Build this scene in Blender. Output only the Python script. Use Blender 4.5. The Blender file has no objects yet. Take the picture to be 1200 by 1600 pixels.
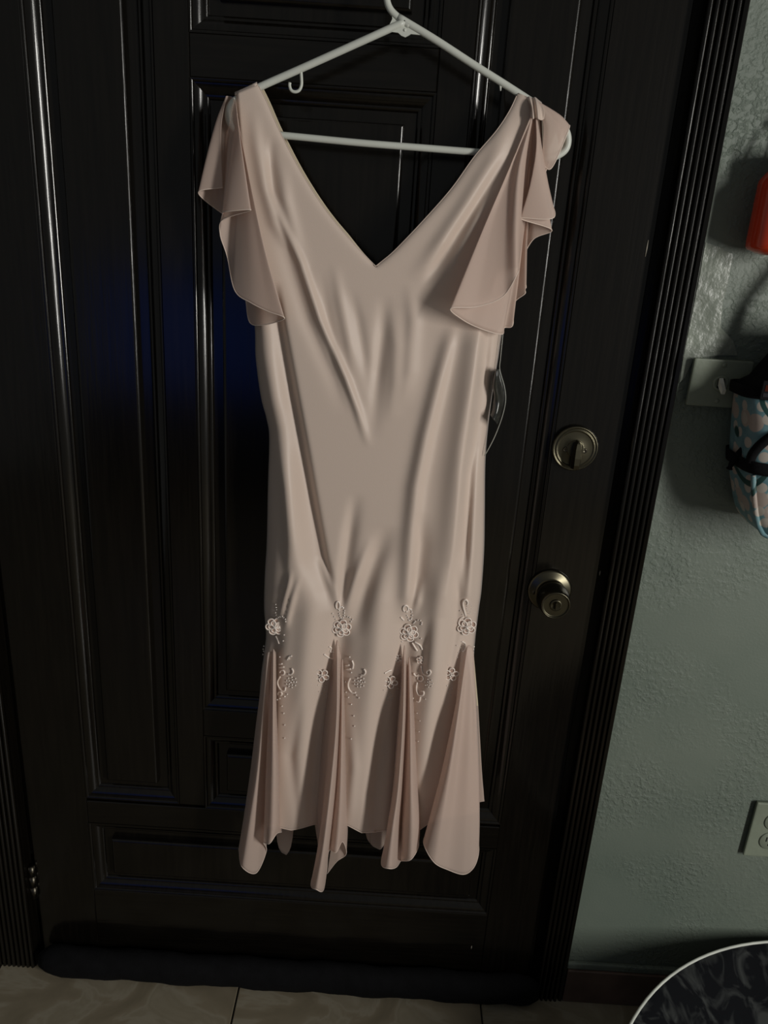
import bpy, bmesh, math, random
import numpy as np
from mathutils import Vector, Matrix
random.seed(7)
rng = np.random.default_rng(7)
PI = math.pi
scene = bpy.context.scene
C = scene.collection

# ------------------------------------------------------------------ camera
FPX, TH, RO, DIST, CH = 1200.0, math.radians(19.5), math.radians(3.7), 1.06, 1.30
_X = np.array([1., 0, 0]); _U = np.array([0, math.sin(TH), math.cos(TH)]); _F = np.array([0, math.cos(TH), -math.sin(TH)])
_R = math.cos(RO)*_X + math.sin(RO)*_U
_UP = -math.sin(RO)*_X + math.cos(RO)*_U
CAMLOC = np.array([0, -DIST, CH])
cam_data = bpy.data.cameras.new('camera'); cam = bpy.data.objects.new('camera', cam_data); C.objects.link(cam)
cam_data.sensor_fit = 'VERTICAL'; cam_data.sensor_height = 36; cam_data.lens = FPX/1600*36
cam_data.clip_start = 0.02
m = Matrix.Identity(4)
for i in range(3):
    m[i][0] = _R[i]; m[i][1] = _UP[i]; m[i][2] = -_F[i]; m[i][3] = CAMLOC[i]
cam.matrix_world = m
scene.camera = cam

# ------------------------------------------------------------------ world, light, exposure
w = bpy.data.worlds.new('dim_room_ambient'); scene.world = w; w.use_nodes = True
bg = w.node_tree.nodes['Background']; bg.inputs[0].default_value = (0.80, 0.82, 0.80, 1); bg.inputs[1].default_value = 0.12
ld = bpy.data.lights.new('tall_window_light', 'AREA'); ld.shape = 'RECTANGLE'; ld.size = 0.22; ld.size_y = 1.5
ld.energy = 50; ld.color = (1.0, 0.975, 0.92)
lo = bpy.data.objects.new('tall_window_light', ld); C.objects.link(lo)
lo.location = (2.1, -2.1, 1.42)
lo.rotation_euler = (Vector((-0.05, 0, 1.0)) - lo.location).to_track_quat('-Z', 'Y').to_euler()
scene.view_settings.view_transform = 'Standard'; scene.view_settings.look = 'None'
scene.view_settings.exposure = 0.0; scene.view_settings.gamma = 1.0
scene.view_settings.use_curve_mapping = False

# ------------------------------------------------------------------ helpers
def P(x, y, d=0.0):
    """world point seen at photo pixel (x, y) on the vertical plane d metres in front of the door face"""
    v = _F + (x-600)/FPX*_R - (y-800)/FPX*_UP
    t = (-d + DIST)/v[1]
    return Vector(CAMLOC + t*v)
def PA(x, y, d):
    x = np.asarray(x, float); y = np.asarray(y, float); d = np.asarray(d, float)
    v = _F + ((x-600)/FPX)[..., None]*_R - ((y-800)/FPX)[..., None]*_UP
    t = (-d + DIST)/v[..., 1]
    return CAMLOC + t[..., None]*v

def link(name, verts, faces, mat, parent=None, smooth=False):
    me = bpy.data.meshes.new(name); me.from_pydata([tuple(v) for v in verts], [], [tuple(int(i) for i in f) for f in faces]); me.update()
    if smooth:
        me.polygons.foreach_set('use_smooth', [True]*len(me.polygons))
    o = bpy.data.objects.new(name, me); C.objects.link(o)
    if mat: me.materials.append(mat)
    if parent: o.parent = parent
    return o
def bm_obj(name, bm, mat, parent=None, smooth=False):
    bmesh.ops.recalc_face_normals(bm, faces=bm.faces[:])
    me = bpy.data.meshes.new(name); bm.to_mesh(me); bm.free()
    if smooth: me.polygons.foreach_set('use_smooth', [True]*len(me.polygons))
    o = bpy.data.objects.new(name, me); C.objects.link(o)
    if mat: me.materials.append(mat)
    if parent: o.parent = parent
    return o
def tag(o, label=None, cat=None, group=None, kind=None):
    if label: o['label'] = label
    if cat: o['category'] = cat
    if group: o['group'] = group
    if kind: o['kind'] = kind
    return o
def empty(name, loc=(0, 0, 0)):
    o = bpy.data.objects.new(name, None); C.objects.link(o); o.empty_display_size = 0.05
    return o
def bm_box(bm, x0, x1, y0, y1, z0, z1, bev=0.0, seg=1):
    vs = [bm.verts.new(p) for p in ((x0,y0,z0),(x1,y0,z0),(x1,y1,z0),(x0,y1,z0),(x0,y0,z1),(x1,y0,z1),(x1,y1,z1),(x0,y1,z1))]
    fs = [bm.faces.new([vs[i] for i in q]) for q in ((0,3,2,1),(4,5,6,7),(0,1,5,4),(1,2,6,5),(2,3,7,6),(3,0,4,7))]
    if bev > 0:
        es = list({e for f in fs for e in f.edges})
        bmesh.ops.bevel(bm, geom=es, offset=bev, segments=seg, affect='EDGES', profile=0.6)
def box(name, b, mat, parent=None, bev=0.0, seg=1):
    bm = bmesh.new(); bm_box(bm, *b, bev=bev, seg=seg)
    return bm_obj(name, bm, mat, parent)
def catmull(pts, n, closed=False):
    pts = np.asarray(pts, float); k = len(pts)
    if k == 2 and not closed:
        t = np.linspace(0, 1, n)[:, None]; return pts[0]*(1-t) + pts[1]*t
    if closed:
        ext = np.concatenate([pts[-1:], pts, pts[:2]]); segs = k
    else:
        ext = np.concatenate([2*pts[:1]-pts[1:2], pts, 2*pts[-1:]-pts[-2:-1]]); segs = k-1
    u = np.linspace(0, segs, n, endpoint=not closed); i = np.minimum(u.astype(int), segs-1); t = u - i
    sh = (-1,) + (1,)*(pts.ndim-1); t = t.reshape(sh)
    p0, p1, p2, p3 = ext[i], ext[i+1], ext[i+2], ext[i+3]
    return 0.5*((2*p1) + (-p0+p2)*t + (2*p0-5*p1+4*p2-p3)*t**2 + (-p0+3*p1-3*p2+p3)*t**3)
def tube_data(pts, rad, sides=8, closed=False, caps=True, off=0):
    pts = [Vector(p) for p in pts]; n = len(pts); rads = rad if hasattr(rad, '__len__') else [rad]*n
    V, Fc = [], []; nrm = None
    for i, p in enumerate(pts):
        if closed: t = pts[(i+1) % n] - pts[i-1]
        else: t = pts[min(i+1, n-1)] - pts[max(i-1, 0)]
        if t.length < 1e-9: t = Vector((0, 0, 1))
        t.normalize()
        if nrm is None:
            nrm = t.cross(Vector((0, 1, 0)))
            if nrm.length < 1e-3: nrm = t.cross(Vector((1, 0, 0)))
        nrm = nrm - t*nrm.dot(t); nrm.normalize(); b = t.cross(nrm)
        for k in range(sides):
            a = 2*PI*k/sides
            V.append(p + (nrm*math.cos(a) + b*math.sin(a))*rads[i])
    for i in range(n if closed else n-1):
        j = (i+1) % n
        for k in range(sides):
            l = (k+1) % sides
            Fc.append((off+i*sides+k, off+i*sides+l, off+j*sides+l, off+j*sides+k))
    if caps and not closed:
        Fc.append(tuple(off+k for k in range(sides))[::-1]); Fc.append(tuple(off+(n-1)*sides+k for k in range(sides)))
    return V, Fc
def tube(name, pts, rad, mat, parent=None, sides=8, closed=False):
    V, Fc = tube_data(pts, rad, sides, closed)
    return link(name, V, Fc, mat, parent, smooth=True)
def lathe(name, prof, origin, axis, mat, parent=None, n=40, smooth=True, squash=1.0):
    """prof: (radius, distance along axis)"""
    axis = Vector(axis).normalized(); u = axis.orthogonal().normalized(); v = axis.cross(u); o = Vector(origin)
    V, Fc = [], []
    for (r, h) in prof:
        for k in range(n):
            a = 2*PI*k/n; V.append(o + axis*h + (u*math.cos(a) + v*math.sin(a))*max(r, 1e-5))
    for i in range(len(prof)-1):
        for k in range(n):
            l = (k+1) % n; Fc.append((i*n+k, i*n+l, (i+1)*n+l, (i+1)*n+k))
    return link(name, V, Fc, mat, parent, smooth)
def prism(name, pts, y0, y1, mat, parent=None, bev=0.0):
    """polygon of world points (x, z) extruded between two y values"""
    bm = bmesh.new(); a = [bm.verts.new((p[0], y0, p[1])) for p in pts]; b = [bm.verts.new((p[0], y1, p[1])) for p in pts]
    bm.faces.new(a); bm.faces.new(b[::-1])
    n = len(pts)
    for i in range(n): bm.faces.new((a[i], b[i], b[(i+1) % n], a[(i+1) % n]))
    bmesh.ops.recalc_face_normals(bm, faces=bm.faces[:])
    if bev: bmesh.ops.bevel(bm, geom=bm.edges[:], offset=bev, segments=2, affect='EDGES')
    return bm_obj(name, bm, mat, parent)

# ------------------------------------------------------------------ materials
def new_mat(name):
    mt = bpy.data.materials.new(name); mt.use_nodes = True
    nt = mt.node_tree; return mt, nt, nt.nodes['Principled BSDF']
def N(nt, typ, **kw):
    n = nt.nodes.new(typ)
    for k, v in kw.items():
        if k in n.inputs: n.inputs[k].default_value = v
        else: setattr(n, k, v)
    return n
def simple(name, col, rough=0.5, metal=0.0, var=0.12, scale=25, bump=0.0, bscale=200, spec=0.5, coat=0.0):
    mt, nt, b = new_mat(name); L = nt.links
    tc = N(nt, 'ShaderNodeTexCoord'); no = N(nt, 'ShaderNodeTexNoise'); no.inputs['Scale'].default_value = scale; no.inputs['Detail'].default_value = 4
    L.new(tc.outputs['Object'], no.inputs['Vector'])
    r = N(nt, 'ShaderNodeValToRGB'); L.new(no.outputs['Fac'], r.inputs['Fac'])
    r.color_ramp.elements[0].position = 0.3; r.color_ramp.elements[1].position = 0.7
    r.color_ramp.elements[0].color = tuple(c*(1-var) for c in col) + (1,); r.color_ramp.elements[1].color = tuple(min(1, c*(1+var)) for c in col) + (1,)
    L.new(r.outputs[0], b.inputs['Base Color'])
    b.inputs['Roughness'].default_value = rough; b.inputs['Metallic'].default_value = metal
    b.inputs['Specular IOR Level'].default_value = spec
    if coat: b.inputs['Coat Weight'].default_value = coat; b.inputs['Coat Roughness'].default_value = 0.15
    if bump:
        n2 = N(nt, 'ShaderNodeTexNoise'); n2.inputs['Scale'].default_value = bscale; n2.inputs['Detail'].default_value = 5
        L.new(tc.outputs['Object'], n2.inputs['Vector'])
        bp = N(nt, 'ShaderNodeBump'); bp.inputs['Strength'].default_value = 1; bp.inputs['Distance'].default_value = bump
        L.new(n2.outputs['Fac'], bp.inputs['Height']); L.new(bp.outputs[0], b.inputs['Normal'])
    return mt
def wood_mat(name, col, rough, horizontal=False):
    mt, nt, b = new_mat(name); L = nt.links
    tc = N(nt, 'ShaderNodeTexCoord'); mp = N(nt, 'ShaderNodeMapping'); L.new(tc.outputs['Object'], mp.inputs['Vector'])
    mp.inputs['Scale'].default_value = (3, 3, 60) if horizontal else (60, 60, 3)
    no = N(nt, 'ShaderNodeTexNoise'); no.inputs['Scale'].default_value = 3; no.inputs['Detail'].default_value = 6; L.new(mp.outputs[0], no.inputs['Vector'])
    r = N(nt, 'ShaderNodeValToRGB'); L.new(no.outputs['Fac'], r.inputs['Fac'])
    r.color_ramp.elements[0].color = tuple(c*0.75 for c in col)+(1,); r.color_ramp.elements[1].color = tuple(c*1.25 for c in col)+(1,)
    r.color_ramp.elements[0].position = 0.35; r.color_ramp.elements[1].position = 0.65
    L.new(r.outputs[0], b.inputs['Base Color']); b.inputs['Roughness'].default_value = rough
    b.inputs['Specular IOR Level'].default_value = 0.5
    bp = N(nt, 'ShaderNodeBump'); bp.inputs['Distance'].default_value = 0.00025; bp.inputs['Strength'].default_value = 0.6
    L.new(no.outputs['Fac'], bp.inputs['Height']); L.new(bp.outputs[0], b.inputs['Normal'])
    return mt
def cloth_mat(name, col, rough=0.6, transl=0.25, sheer=0.0, sheen=0.25, spec=0.35):
    mt, nt, b = new_mat(name); L = nt.links
    tc = N(nt, 'ShaderNodeTexCoord'); no = N(nt, 'ShaderNodeTexNoise'); no.inputs['Scale'].default_value = 1400; no.inputs['Detail'].default_value = 2
    L.new(tc.outputs['Object'], no.inputs['Vector'])
    bp = N(nt, 'ShaderNodeBump'); bp.inputs['Distance'].default_value = 0.0003; bp.inputs['Strength'].default_value = 0.5
    L.new(no.outputs['Fac'], bp.inputs['Height']); L.new(bp.outputs[0], b.inputs['Normal'])
    b.inputs['Base Color'].default_value = col + (1,); b.inputs['Roughness'].default_value = rough
    b.inputs['Sheen Weight'].default_value = sheen; b.inputs['Sheen Roughness'].default_value = 0.5
    b.inputs['Specular IOR Level'].default_value = spec
    tr = N(nt, 'ShaderNodeBsdfTranslucent'); tr.inputs[0].default_value = (col[0], col[1]*0.88, col[2]*0.84, 1)
    mx = N(nt, 'ShaderNodeMixShader'); mx.inputs[0].default_value = transl
    L.new(b.outputs[0], mx.inputs[1]); L.new(tr.outputs[0], mx.inputs[2])
    last = mx
    if sheer:
        tp = N(nt, 'ShaderNodeBsdfTransparent'); m2 = N(nt, 'ShaderNodeMixShader'); m2.inputs[0].default_value = sheer
        L.new(mx.outputs[0], m2.inputs[1]); L.new(tp.outputs[0], m2.inputs[2]); last = m2
    L.new(last.outputs[0], nt.nodes['Material Output'].inputs[0])
    return mt

WOOD = wood_mat('dark_varnished_wood', (0.0046, 0.0037, 0.0026), 0.17)
WOODH = wood_mat('dark_varnished_wood_cross_grain', (0.0046, 0.0037, 0.0026), 0.17, True)
PINK = cloth_mat('pale_pink_satin_chiffon', (0.70, 0.57, 0.485), 0.40, 0.08)
SHEER = cloth_mat('pale_pink_sheer_chiffon', (0.79, 0.645, 0.56), 0.55, 0.25, 0.38)
HEM = cloth_mat('pale_pink_rolled_hem', (0.76, 0.62, 0.53), 0.4, 0.0)
LINING = cloth_mat('cream_lining', (0.72, 0.62, 0.45), 0.6, 0.15)
CORD = cloth_mat('pink_satin_cord', (0.95, 0.83, 0.74), 0.22, 0.0, 0, 0.4, 0.6)
PETAL = cloth_mat('dusty_rose_petal', (0.52, 0.36, 0.29), 0.4, 0.1, 0, 0.3, 0.5)
BEAD = simple('pearl_glass_bead', (0.80, 0.72, 0.66), 0.12, 0.0, 0.05, spec=0.9, coat=0.6)
PLASTIC = simple('white_hanger_plastic', (0.62, 0.64, 0.58), 0.38, 0, 0.04)
PLATE = simple('painted_switch_plate', (0.20, 0.23, 0.175), 0.45, 0, 0.08, 30, 0.0004, 120)
BRASS = simple('antique_nickel_brass', (0.105, 0.096, 0.066), 0.30, 1.0, 0.1, 40)
DARKM = simple('dark_bronze', (0.10, 0.09, 0.07), 0.35, 1.0, 0.1)
BLACK = simple('black_fabric', (0.0045, 0.0045, 0.0052), 0.9, 0, 0.2, 60, 0.0006, 300, spec=0.15)
BLACKP = simple('black_plastic', (0.012, 0.012, 0.012), 0.35)
HOLE = simple('dark_recess', (0.004, 0.004, 0.004), 0.8)
RED = simple('glossy_red_plastic', (0.62, 0.045, 0.010), 0.22, 0, 0.08, 15, coat=0.4)
BROWN = simple('brown_baseboard_tile', (0.12, 0.08, 0.062), 0.45, 0, 0.3, 18, 0.0005, 60)
GROUT = simple('dark_grout', (0.03, 0.026, 0.02), 0.9, 0, 0.2)

def wall_mat():
    mt, nt, b = new_mat('green_painted_plaster'); L = nt.links
    tc = N(nt, 'ShaderNodeTexCoord')
    big = N(nt, 'ShaderNodeTexNoise'); big.inputs['Scale'].default_value = 5; big.inputs['Detail'].default_value = 3; L.new(tc.outputs['Object'], big.inputs['Vector'])
    r = N(nt, 'ShaderNodeValToRGB'); L.new(big.outputs['Fac'], r.inputs['Fac'])
    r.color_ramp.elements[0].position = 0.3; r.color_ramp.elements[1].position = 0.75
    r.color_ramp.elements[0].color = (0.122, 0.152, 0.124, 1); r.color_ramp.elements[1].color = (0.160, 0.188, 0.154, 1)
    L.new(r.outputs[0], b.inputs['Base Color']); b.inputs['Roughness'].default_value = 0.48
    n1 = N(nt, 'ShaderNodeTexNoise'); n1.inputs['Scale'].default_value = 110; n1.inputs['Detail'].default_value = 5; n1.inputs['Roughness'].default_value = 0.6
    L.new(tc.outputs['Object'], n1.inputs['Vector'])
    # knock-down trowel texture: lumps only in patches
    patch = N(nt, 'ShaderNodeTexNoise'); patch.inputs['Scale'].default_value = 6; patch.inputs['Detail'].default_value = 2; L.new(tc.outputs['Object'], patch.inputs['Vector'])
    pr = N(nt, 'ShaderNodeMapRange'); pr.inputs['From Min'].default_value = 0.42; pr.inputs['From Max'].default_value = 0.68; L.new(patch.outputs['Fac'], pr.inputs['Value'])
    lr = N(nt, 'ShaderNodeMapRange'); lr.inputs['From Min'].default_value = 0.46; lr.inputs['From Max'].default_value = 0.60; L.new(n1.outputs['Fac'], lr.inputs['Value'])
    mu = N(nt, 'ShaderNodeMath'); mu.operation = 'MULTIPLY'; L.new(pr.outputs[0], mu.inputs[0]); L.new(lr.outputs[0], mu.inputs[1])
    n3 = N(nt, 'ShaderNodeTexNoise'); n3.inputs['Scale'].default_value = 260; n3.inputs['Detail'].default_value = 2; L.new(tc.outputs['Object'], n3.inputs['Vector'])
    ma = N(nt, 'ShaderNodeMath'); ma.operation = 'MULTIPLY_ADD'; L.new(n3.outputs['Fac'], ma.inputs[0]); ma.inputs[1].default_value = 0.25; L.new(mu.outputs[0], ma.inputs[2])
    n4 = N(nt, 'ShaderNodeMath'); n4.operation = 'MULTIPLY_ADD'; L.new(big.outputs['Fac'], n4.inputs[0]); n4.inputs[1].default_value = 3.0; L.new(ma.outputs[0], n4.inputs[2])
    bp = N(nt, 'ShaderNodeBump'); bp.inputs['Distance'].default_value = 0.0012; bp.inputs['Strength'].default_value = 0.8
    L.new(n4.outputs[0], bp.inputs['Height']); L.new(bp.outputs[0], b.inputs['Normal'])
    return mt
WALL = wall_mat()
def tile_mat():
    mt, nt, b = new_mat('beige_marbled_tile'); L = nt.links
    tc = N(nt, 'ShaderNodeTexCoord'); no = N(nt, 'ShaderNodeTexNoise'); no.inputs['Scale'].default_value = 9; no.inputs['Detail'].default_value = 8; no.inputs['Distortion'].default_value = 0.9
    L.new(tc.outputs['Object'], no.inputs['Vector'])
    r = N(nt, 'ShaderNodeValToRGB'); L.new(no.outputs['Fac'], r.inputs['Fac']); cr = r.color_ramp
    cr.elements[0].position = 0.25; cr.elements[0].color = (0.16, 0.135, 0.09, 1); cr.elements[1].position = 0.75; cr.elements[1].color = (0.36, 0.32, 0.24, 1)
    e = cr.elements.new(0.5); e.color = (0.255, 0.215, 0.15, 1); e = cr.elements.new(0.54); e.color = (0.31, 0.275, 0.205, 1); e = cr.elements.new(0.58); e.color = (0.26, 0.225, 0.16, 1)
    L.new(r.outputs[0], b.inputs['Base Color']); b.inputs['Roughness'].default_value = 0.3
    return mt
TILE = tile_mat()
def floral_mat():
    mt, nt, b = new_mat('blue_floral_print'); L = nt.links
    tc = N(nt, 'ShaderNodeTexCoord')
    def vor(scale, thr, soft, off):
        mp = N(nt, 'ShaderNodeMapping'); mp.inputs['Location'].default_value = off; L.new(tc.outputs['Object'], mp.inputs['Vector'])
        v = N(nt, 'ShaderNodeTexVoronoi'); v.inputs['Scale'].default_value = scale; L.new(mp.outputs[0], v.inputs['Vector'])
        r = N(nt, 'ShaderNodeMapRange'); r.inputs['From Min'].default_value = thr+soft; r.inputs['From Max'].default_value = thr-soft; L.new(v.outputs['Distance'], r.inputs['Value'])
        return r, v
    r1, v1 = vor(34, 0.40, 0.02, (0.3, 0.1, 0.2)); r2, v2 = vor(48, 0.34, 0.02, (1.3, 2.1, 0.7))
    n = N(nt, 'ShaderNodeTexNoise'); n.inputs['Scale'].default_value = 70; L.new(tc.outputs['Object'], n.inputs['Vector'])
    st = N(nt, 'ShaderNodeTexWave'); st.inputs['Scale'].default_value = 9; st.inputs['Distortion'].default_value = 9; st.inputs['Detail'].default_value = 1; L.new(tc.outputs['Object'], st.inputs['Vector'])
    sr = N(nt, 'ShaderNodeMapRange'); sr.inputs['From Min'].default_value = 0.955; sr.inputs['From Max'].default_value = 0.975; L.new(st.outputs['Fac'], sr.inputs['Value'])
    def mixc(f, a, bcol):
        mx = N(nt, 'ShaderNodeMix'); mx.data_type = 'RGBA'; L.new(f.outputs[0], mx.inputs[0])
        if isinstance(a, tuple): mx.inputs[6].default_value = a
        else: L.new(a.outputs[2], mx.inputs[6])
        mx.inputs[7].default_value = bcol; return mx
    nr = N(nt, 'ShaderNodeMapRange'); nr.inputs['From Min'].default_value = 0.35; nr.inputs['From Max'].default_value = 0.65; L.new(n.outputs['Fac'], nr.inputs['Value'])
    base = mixc(nr, (0.10, 0.20, 0.23, 1), (0.15, 0.27, 0.29, 1))
    a = mixc(r1, base, (0.36, 0.30, 0.26, 1)); c2 = mixc(r2, a, (0.42, 0.38, 0.33, 1)); d = mixc(sr, c2, (0.012, 0.05, 0.045, 1))
    L.new(d.outputs[2], b.inputs['Base Color']); b.inputs['Roughness'].default_value = 0.45
    return mt
FLORAL = floral_mat()
def tiedye_mat():
    mt, nt, b = new_mat('charcoal_mottled_fabric'); L = nt.links
    tc = N(nt, 'ShaderNodeTexCoord'); no = N(nt, 'ShaderNodeTexNoise'); no.inputs['Scale'].default_value = 16; no.inputs['Detail'].default_value = 3; no.inputs['Distortion'].default_value = 2.0
    L.new(tc.outputs['Object'], no.inputs['Vector']); r = N(nt, 'ShaderNodeValToRGB'); L.new(no.outputs['Fac'], r.inputs['Fac'])
    r.color_ramp.elements[0].position = 0.48; r.color_ramp.elements[0].color = (0.005, 0.0056, 0.007, 1); r.color_ramp.elements[1].position = 0.68; r.color_ramp.elements[1].color = (0.042, 0.045, 0.044, 1)
    L.new(r.outputs[0], b.inputs['Base Color']); b.inputs['Roughness'].default_value = 0.85; b.inputs['Specular IOR Level'].default_value = 0.08
    return mt
TIEDYE = tiedye_mat()
PIPING = simple('pale_grey_piping', (0.62, 0.64, 0.58), 0.6)
BROWNC = simple('rust_brown_cushion', (0.16, 0.07, 0.03), 0.8, 0, 0.2, 40, 0.001, 200)

# ------------------------------------------------------------------ setting: floor
WALLY = -0.008
floor = box('floor', (-2.2, 2.2, -3.0, 0.1, -0.05, -0.004), GROUT); tag(floor, 'beige marbled floor tiles with dark grout lines', 'floor', kind='structure')
TS = 0.442; bmT = bmesh.new(); bm_box(bmT, 0.0015, TS-0.0015, 0.0015, TS-0.0015, -0.010, 0.0, 0.0012)
meT = bpy.data.meshes.new('tile'); bmT.to_mesh(meT); bmT.free(); meT.materials.append(TILE)
x0 = -0.2085 - 4*TS; y0 = 0.09 - 7*TS
for i in range(9):
    for j in range(7):
        o = bpy.data.objects.new('tile', meT); C.objects.link(o); o.location = (x0+i*TS, y0+j*TS, 0); o.parent = floor
# ------------------------------------------------------------------ setting: wall
bm = bmesh.new()
bm_box(bm, 0.36, 2.2, WALLY, 0.12, 0.0, 2.6); bm_box(bm, -2.2, -0.64, WALLY, 0.12, 0.0, 2.6); bm_box(bm, -0.64, 0.36, WALLY, 0.12, 2.06, 2.6)
wall = bm_obj('wall_back', bm, WALL); tag(wall, 'rough green-grey painted plaster wall around the dark door', 'wall', kind='structure')
# patched plaster above the light switch
PATCHM = simple('bare_plaster_filler', (0.20, 0.225, 0.185), 0.32, 0, 0.2, 30, 0.003, 45)
pp = [P(x, y, 0.010) for x, y in ((1101,378),(1122,385),(1146,398),(1141,420),(1137,446),(1130,470),(1127,498),(1126,512),(1146,532),(1153,556),(1120,556),(1085,560),(1070,590),(1060,600),(1066,560),(1078,500),(1090,440))]
patch = prism('plaster_patch', [(p.x, p.z) for p in pp], WALLY-0.0030, WALLY+0.004, PATCHM, wall, 0.0010)
patch['label'] = 'rough plaster repair patch beside the door casing'
bs = empty('baseboard_right'); tag(bs, 'low brown tile baseboard under the green wall', 'baseboard', kind='structure')
for k in range(4):
    box('baseboard_tile', (0.386+k*0.31, 0.386+k*0.31+0.307, -0.020, WALLY, 0.0, 0.076), BROWN, bs, 0.0015)
bm = bmesh.new(); bm_box(bm, 0.384, 1.7, -0.017, WALLY, 0.0765, 0.090, 0.003, 2); bm_obj('plaster_lip', bm, WALL, bs)

# ------------------------------------------------------------------ setting: door casing with reeds
def casing(name, xin, xout, label, n=5):
    t = empty(name); tag(t, label, 'door frame', kind='structure')
    s = 1 if xout > xin else -1; W = abs(xout-xin); prof = [(0, 0.004), (0, -0.015)]
    pw = (W-0.009)/n
    for k in range(n):
        a = 0.001 + k*pw
        for q in range(9):
            u = q/8; prof.append((a + pw*u, -0.0125 - 0.0065*math.sin(PI*u)**0.55))
    prof += [(W-0.0075, -0.0105), (W-0.006, -0.016), (W-0.001, -0.0175), (W, -0.016), (W, 0.06), (0, 0.06)]
    V = []; Fc = []; np_ = len(prof)
    zs = np.linspace(0.0, 2.06, 2)
    for z in zs:
        for (a, y) in prof: V.append((xin + s*a, y - 0.003, z))
    for i in range(np_):
        j = (i+1) % np_; Fc.append((i, j, np_+j, np_+i) if s < 0 else (j, i, np_+i, np_+j))
    Fc.append(tuple(range(np_))); Fc.append(tuple(range(np_, 2*np_))[::-1])
    link('reeded_casing', V, Fc, WOOD, t)
    box('jamb', (min(xin, xin-s*0.012), max(xin, xin-s*0.012), 0.012, 0.09, 0, 2.045), WOOD, t)
    return t
casing('trim_1', -0.586, -0.664, 'dark reeded wooden door casing left of the door', 8)
casing('trim_2', 0.334, 0.384, 'dark reeded wooden door casing beside the green wall')
hd = empty('trim_3'); tag(hd, 'dark wooden head casing over the door', 'door frame', kind='structure')
box('head_casing', (-0.636, 0.384, -0.02, 0.06, 2.061, 2.11), WOODH, hd, 0.002)

# ------------------------------------------------------------------ setting: door
door = empty('door_1'); tag(door, 'dark brown varnished wooden door with raised panels', 'door', kind='structure')
DX0, DX1, DZ0, DZ1 = -0.577, 0.3255, 0.012, 2.04
XS = [DX0, -0.475, -0.316, -0.272, 0.031, 0.074, 0.232, DX1]
Z = dict(bb=0.173, bt=0.322, tb=0.374, lb=0.368, lt=0.515, mb=0.565, mt=1.473, ub=1.521, ut=1.90)
box('backing_board', (DX0+0.01, DX1-0.01, 0.0165, 0.04, DZ0, DZ1), WOOD, door)
bv = 0.0012
for (a, b) in ((XS[0], XS[1]), (XS[6], XS[7])): box('stile', (a, b, 0, 0.03, DZ0, DZ1), WOOD, door, bv)
for (a, b) in ((XS[2], XS[3]), (XS[4], XS[5])): box('stile', (a, b, 0, 0.03, Z['tb']-0.0005, Z['ut']), WOOD, door, bv)
box('rail', (XS[1], XS[6], 0, 0.03, DZ0, Z['bb']), WOODH, door, bv)
box('rail', (XS[1], XS[6], 0, 0.03, Z['bt'], Z['lb']), WOODH, door, bv)
box('rail', (XS[1], XS[6], 0, 0.03, Z['ut'], DZ1), WOODH, door, bv)
box('rail', (XS[3], XS[4], 0, 0.03, Z['lt'], Z['mb']), WOODH, door, bv)
box('rail', (XS[3], XS[4], 0, 0.03, Z['mt'], Z['ub']), WOODH, door, bv)
def arcp(x0, y0, r, a0, a1, n=8):
    a0, a1 = math.radians(a0), math.radians(a1)
    return [(x0 + r*(math.sin(a0+(a1-a0)*k/n)-math.sin(a0)), y0 + r*(math.cos(a0)-math.cos(a0+(a1-a0)*k/n))) for k in range(n+1)]
MPROF = [(0, 0.0)] + arcp(0.0003, 0.0, 0.0042, 0, 75) + arcp(0.0056, 0.0034, 0.022, 14, 48, 10) + arcp(0.0178, 0.0102, 0.0052, 8, 75) + [(0.0245, 0.0140)]
FPROF = [(0.0245, 0.0140), (0.0362, 0.0138), (0.0368, 0.0050)] + [(0.0368 + 0.0065*(0.809-math.cos(math.radians(90-(54-52*k/8)))), 0.0050 - 0.0065*(math.cos(math.radians(54-52*k/8))-0.588)) for k in range(1, 9)]
def rect_loop(name, r, prof, mat, cap=False):
    x0, x1, z0, z1 = r; V = []; Fc = []
    for (o, y) in prof:
        V += [(x0+o, y, z0+o), (x1-o, y, z0+o), (x1-o, y, z1-o), (x0+o, y, z1-o)]
    for i in range(len(prof)-1):
        for k in range(4):
            l = (k+1) % 4; Fc.append((i*4+k, i*4+l, (i+1)*4+l, (i+1)*4+k))
    if cap: b = (len(prof)-1)*4; Fc.append((b, b+1, b+2, b+3))
    return link(name, V, Fc, mat, door)
for r in ((XS[1], XS[2], Z['tb'], Z['ut']), (XS[5], XS[6], Z['tb'], Z['ut']), (XS[3], XS[4], Z['ub'], Z['ut']), (XS[3], XS[4], Z['mb'], Z['mt']), (XS[3], XS[4], Z['lb'], Z['lt']), (XS[1], XS[6], Z['bb'], Z['bt'])):
    rect_loop('panel_moulding', r, MPROF, WOOD); rect_loop('raised_panel', r, FPROF, WOOD, True)
# chips of pale wood on the frame and rail
for (x, y, l) in ((1013, 375, 26), (938, 892, 7), (737, 1478, 5)):
    a = P(x, y, 0.0005); b = P(x-l*0.19, y+l, 0.0005)
    tube('wood_chip', [a, (a+b)/2, b], [0.0004, 0.0010, 0.0004], simple('pale_chip', (0.3, 0.27, 0.22), 0.6), door, 5)
# hinge
hp = P(58, 1375, 0.0); lathe('hinge', [(0, -0.035), (0.006, -0.035), (0.006, -0.012), (0.0052, -0.012), (0.0052, -0.010), (0.006, -0.010), (0.006, 0.012), (0.0052, 0.012), (0.0052, 0.014), (0.006, 0.014), (0.006, 0.035), (0, 0.035)], (-0.581, -0.004, hp.z), (0, 0, 1), DARKM, door, 16)
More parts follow.
